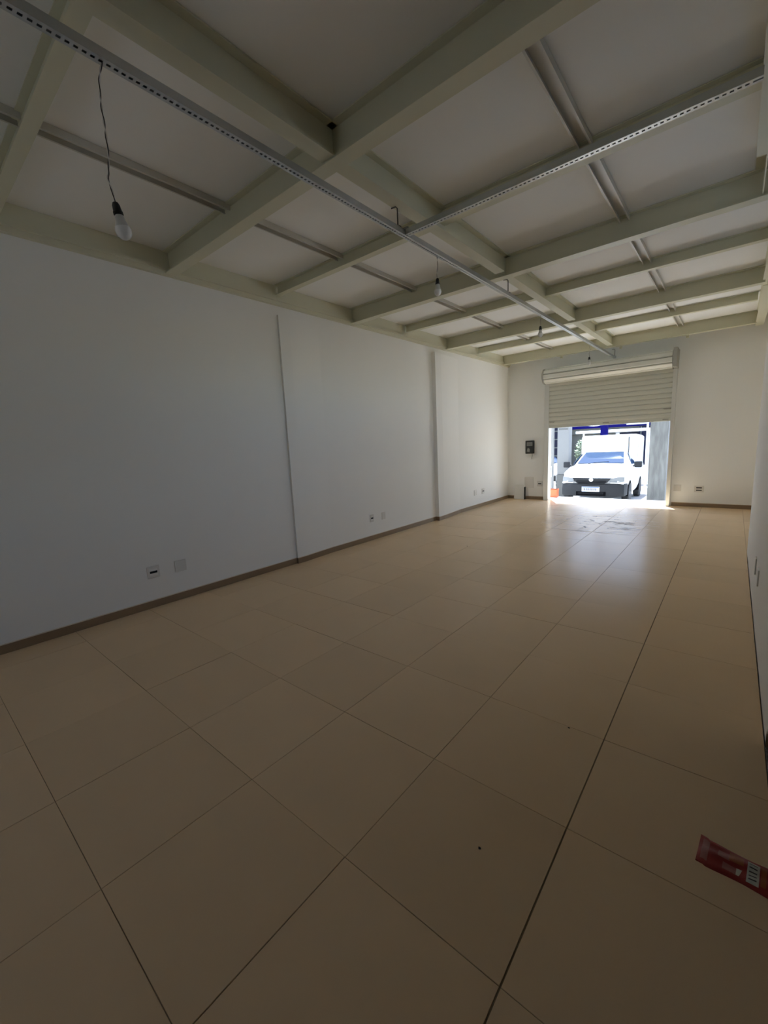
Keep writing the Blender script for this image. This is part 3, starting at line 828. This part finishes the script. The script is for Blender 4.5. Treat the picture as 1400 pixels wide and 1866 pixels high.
for s in (-1, 1):
    pr = [(s*0.43, 0.61), (s*0.45, 0.70), (s*0.60, 0.735), (s*0.745, 0.745), (s*0.755, 0.62), (s*0.60, 0.60)]
    sec0 = [(x, 0.03 + 0.55*max(0, abs(x)-0.42)**1.3, z) for x, z in pr]
    sec1 = [(x, 0.30, z) for x, z in pr]
    MB().loft([sec0, sec1]).build('headlamp', VHL, t)
    MB().box(s*0.45, s*0.74, 0.055, 0.25, 0.576, 0.598, 0.004).build('lamp_trim', VW, t)
    MB().box(s*0.835, s*1.02, 1.22, 1.31, 0.955, 1.125, 0.025).build('mirror', VG, t, True)
    MB().tube([(s*0.80, 1.33, 0.99), (s*0.86, 1.30, 1.02)], 0.022, 8).build('mirror_arm', VG, t)
# number plate with unreadable dark characters
t_pl = MB().box(-0.215, 0.215, -0.028, -0.0125, 0.355, 0.485, 0.004).build('number_plate', VPL, t)
m = MB()
for k in range(7):
    m.box(-0.165+0.047*k, -0.135+0.047*k, -0.0295, -0.0283, 0.385, 0.445)
m.build('plate_characters', mat('plate_ink', (0.12, 0.13, 0.18), 0.6), t_pl)
MB().box(-0.205, 0.205, -0.0295, -0.0283, 0.458, 0.478).build('plate_band', mat('plate_blue_band', (0.10, 0.14, 0.34), 0.5), t_pl)
for s in (-1, 1):
    for y in (0.80, 3.05):
        c = (s*0.74, y, 0.28)
        prof = [(0.16, -0.085), (0.265, -0.085), (0.285, -0.06), (0.285, 0.06), (0.265, 0.085), (0.16, 0.085)]
        MB().lathe(prof, c, 28, 'x').build('tyre', VTY, t, True)
        MB().lathe([(0.155, 0.0), (0.155, s*0.075), (0.05, s*0.06), (0.045, s*0.085)], c, 20, 'x').build('wheel', VHUB, t, True)
        arc = [(y+0.345*math.cos(a), 0.28+0.345*math.sin(a)) for a in [PI*k/14 for k in range(15)]]
        MB().prism(arc + [(y-0.345, 0.22), (y+0.345, 0.22)], 'x', s*0.70, s*0.815).build('wheel_arch', VK, t)

# ------------------------------------------------------------------ across the street
BLUE = mat('shop_blue', (0.008, 0.007, 0.085), 0.8, spec=0.02, var=0.05)
NAVY = mat('dark_shop_glass', (0.008, 0.009, 0.022), 0.2, spec=0.1)
GREYF = mat('grey_shop_wall', (0.10, 0.10, 0.09), 0.8, spec=0.05, var=0.15, vscale=1.2)
WHS = mat('sign_white', (0.80, 0.80, 0.82), 0.5)
g0 = zg(24)
t = thing('shop_building', 'shop across the street with a blue fascia and dark glass front', 'building', (-5, 24.6, g0), 0)
MB().box(-11, 11, 0.3, 2.2, -0.3, 6.0).build('wall', WHS, t)
MB().box(-4.1, 5.2, -0.1, 0.299, 2.62, 4.2).build('fascia', BLUE, t, label='deep blue fascia')
MB().box(-10.9, 10.9, 0.02, 0.30, 2.34, 2.62).build('lintel_band', GREYF, t)
for (x0, x1, nm) in ((-4.1, -2.2, 'window'), (-2.0, 0.2, 'window'), (0.4, 2.4, 'window'), (2.6, 4.6, 'window')):
    MB().box(x0, x1, 0.20, 0.30, 0.0, 2.33).build(nm, GREYF if x0 == -2.0 else NAVY, t)
# fascia lettering: a white oval emblem and pale blocks whose words cannot be read at this distance
m = MB()
el = [(-0.75+0.55*math.cos(2*PI*k/24), 2.98+0.26*math.sin(2*PI*k/24)) for k in range(24)]
m.prism(el, 'y', -0.13, -0.101)
m.build('oval_emblem', WHS, t)
MB().box(0.75, 1.65, -0.13, -0.101, 2.70, 3.0).build('sign_panel', WHS, t)
t = thing('sign_post', 'blue square post standing in front of the shop fascia', 'post', (-4.165, 19.4, zg(19.4)), 0)
MB().box(-0.125, 0.125, -0.12, 0.12, 0, 4.2, 0.01).build('post', BLUE, t)
MB().box(-0.2, 0.2, -0.18, 0.18, -0.01, 0.08, 0.01).build('base_plate', BLUE, t)
t = thing('canopy', 'white flat canopy on thin legs across the street behind the van', 'canopy', (-4.2, 20.5, zg(20.5)), 0)
MB().box(-1.25, 1.55, -0.5, 0.5, 2.22, 2.33, 0.01).build('roof', WHS, t)
for x in (-1.15, 1.45):
    MB().tube([(x, 0.42, 0), (x, 0.42, 2.22)], 0.035, 8).build('leg', WHS, t)
t = thing('street_pole', 'thin white pole on the far pavement right of the van', 'pole', (-2.44, 18.0, zg(18)), 0)
MB().tube([(0, 0, 0), (0, 0, 4.2)], 0.034, 10).build('shaft', WHS, t, True)
MB().lathe([(0.09, 0), (0.09, 0.03), (0.04, 0.06)], n=14).build('foot', WHS, t, True)
MB().tube([(0, 0, 1.72), (0.6, 0.1, 1.83)], 0.014, 6).build('crossbar', WHS, t)
t = thing('kiosk', 'dark navy glazed kiosk beyond the white pole on the right', 'kiosk', (-2.35, 24.6, zg(24.5)), 0)
MB().box(-1.2, 1.6, -0.9, -0.4, 0.75, 2.6).build('glass', NAVY, t)
MB().box(-1.25, 1.65, -0.95, -0.4, 0, 0.749).build('sill_wall', WHS, t)
m = MB()
for k in range(4): m.box(-1.15+0.68*k, -1.11+0.68*k, -0.93, -0.901, 0.76, 2.6)
m.build('mullion', GREYF, t)
t = thing('dark_doorway', 'dark narrow shop window seen between the left jamb and pale pillar', 'window', (-7.9, 24.2, zg(24.2)), 0)
MB().box(-0.75, 0.85, -0.1, 0.1, 0.9, 3.1).build('glass', NAVY, t)
m = MB()
for k in range(4): m.box(-0.75, 0.85, -0.125, -0.101, 1.2+0.45*k, 1.26+0.45*k)
m.build('glazing_bar', GREYF, t)
MB().box(-0.8, 0.9, -0.12, 0.12, -0.02, 0.899).build('sill_wall', WHS, t)
# parked white car sliver
t = thing('parked_car', 'white car parked across the street, left of the pale pillar', 'car', (-7.3, 19.0, zg(19)), 0)
cs = lambda x, y0, y1, z0, z1: [(x, y0, z0), (x, y0, z1), (x, y1, z1), (x, y1, z0)]
MB().loft([cs(-1.9, -0.6, 0.6, 0.35, 0.62), cs(-1.7, -0.75, 0.75, 0.25, 0.80), cs(-0.8, -0.8, 0.8, 0.22, 0.92), cs(1.3, -0.8, 0.8, 0.22, 0.95), cs(1.8, -0.7, 0.7, 0.28, 0.80)]).build('body', VW, t, True)
MB().loft([cs(-0.8, -0.7, 0.7, 0.93, 0.96), cs(-0.2, -0.6, 0.6, 0.93, 1.38), cs(0.8, -0.6, 0.6, 0.93, 1.40), cs(1.35, -0.68, 0.68, 0.93, 0.97)]).build('cabin', VGL, t, True)
for x in (-1.2, 1.15):
    for y in (-0.72, 0.72):
        MB().lathe([(0.15, -0.08), (0.29, -0.08), (0.30, 0), (0.29, 0.08), (0.15, 0.08)], (x, y, 0.29), 18, 'y').build('wheel', VTY, t, True)
# a small street tree
LEAF = mat('street_tree_leaf', (0.17, 0.20, 0.13), 0.7, var=0.3, vscale=6)
t = thing('street_tree', 'small grey green bushy tree beyond the van\'s left mirror', 'tree', (-4.85, 19.0, zg(19)), 0)
MB().tube([(0, 0, 0), (0.02, 0.01, 0.6), (0, 0, 1.1)], [0.05, 0.04, 0.03], 8).build('trunk', mat('bark', (0.10, 0.08, 0.06), 0.9), t, True)
m = MB()
for k in range(520):
    a, b_, r = random.uniform(0, 2*PI), random.uniform(-1, 1), random.random()**0.4
    c = Vector((0.34*r*math.cos(a)*math.sqrt(1-b_*b_), 0.34*r*math.sin(a)*math.sqrt(1-b_*b_), 1.42+0.58*r*b_))
    d1 = Vector((random.gauss(0, 1), random.gauss(0, 1), random.gauss(0, 1))).normalized()*0.075
    d2 = d1.orthogonal().normalized()*0.03
    m.add([c-d1, c+d2, c+d1, c-d2], [(0, 1, 2, 3)])
o = m.build('foliage', LEAF, t)
o['kind'] = 'stuff'
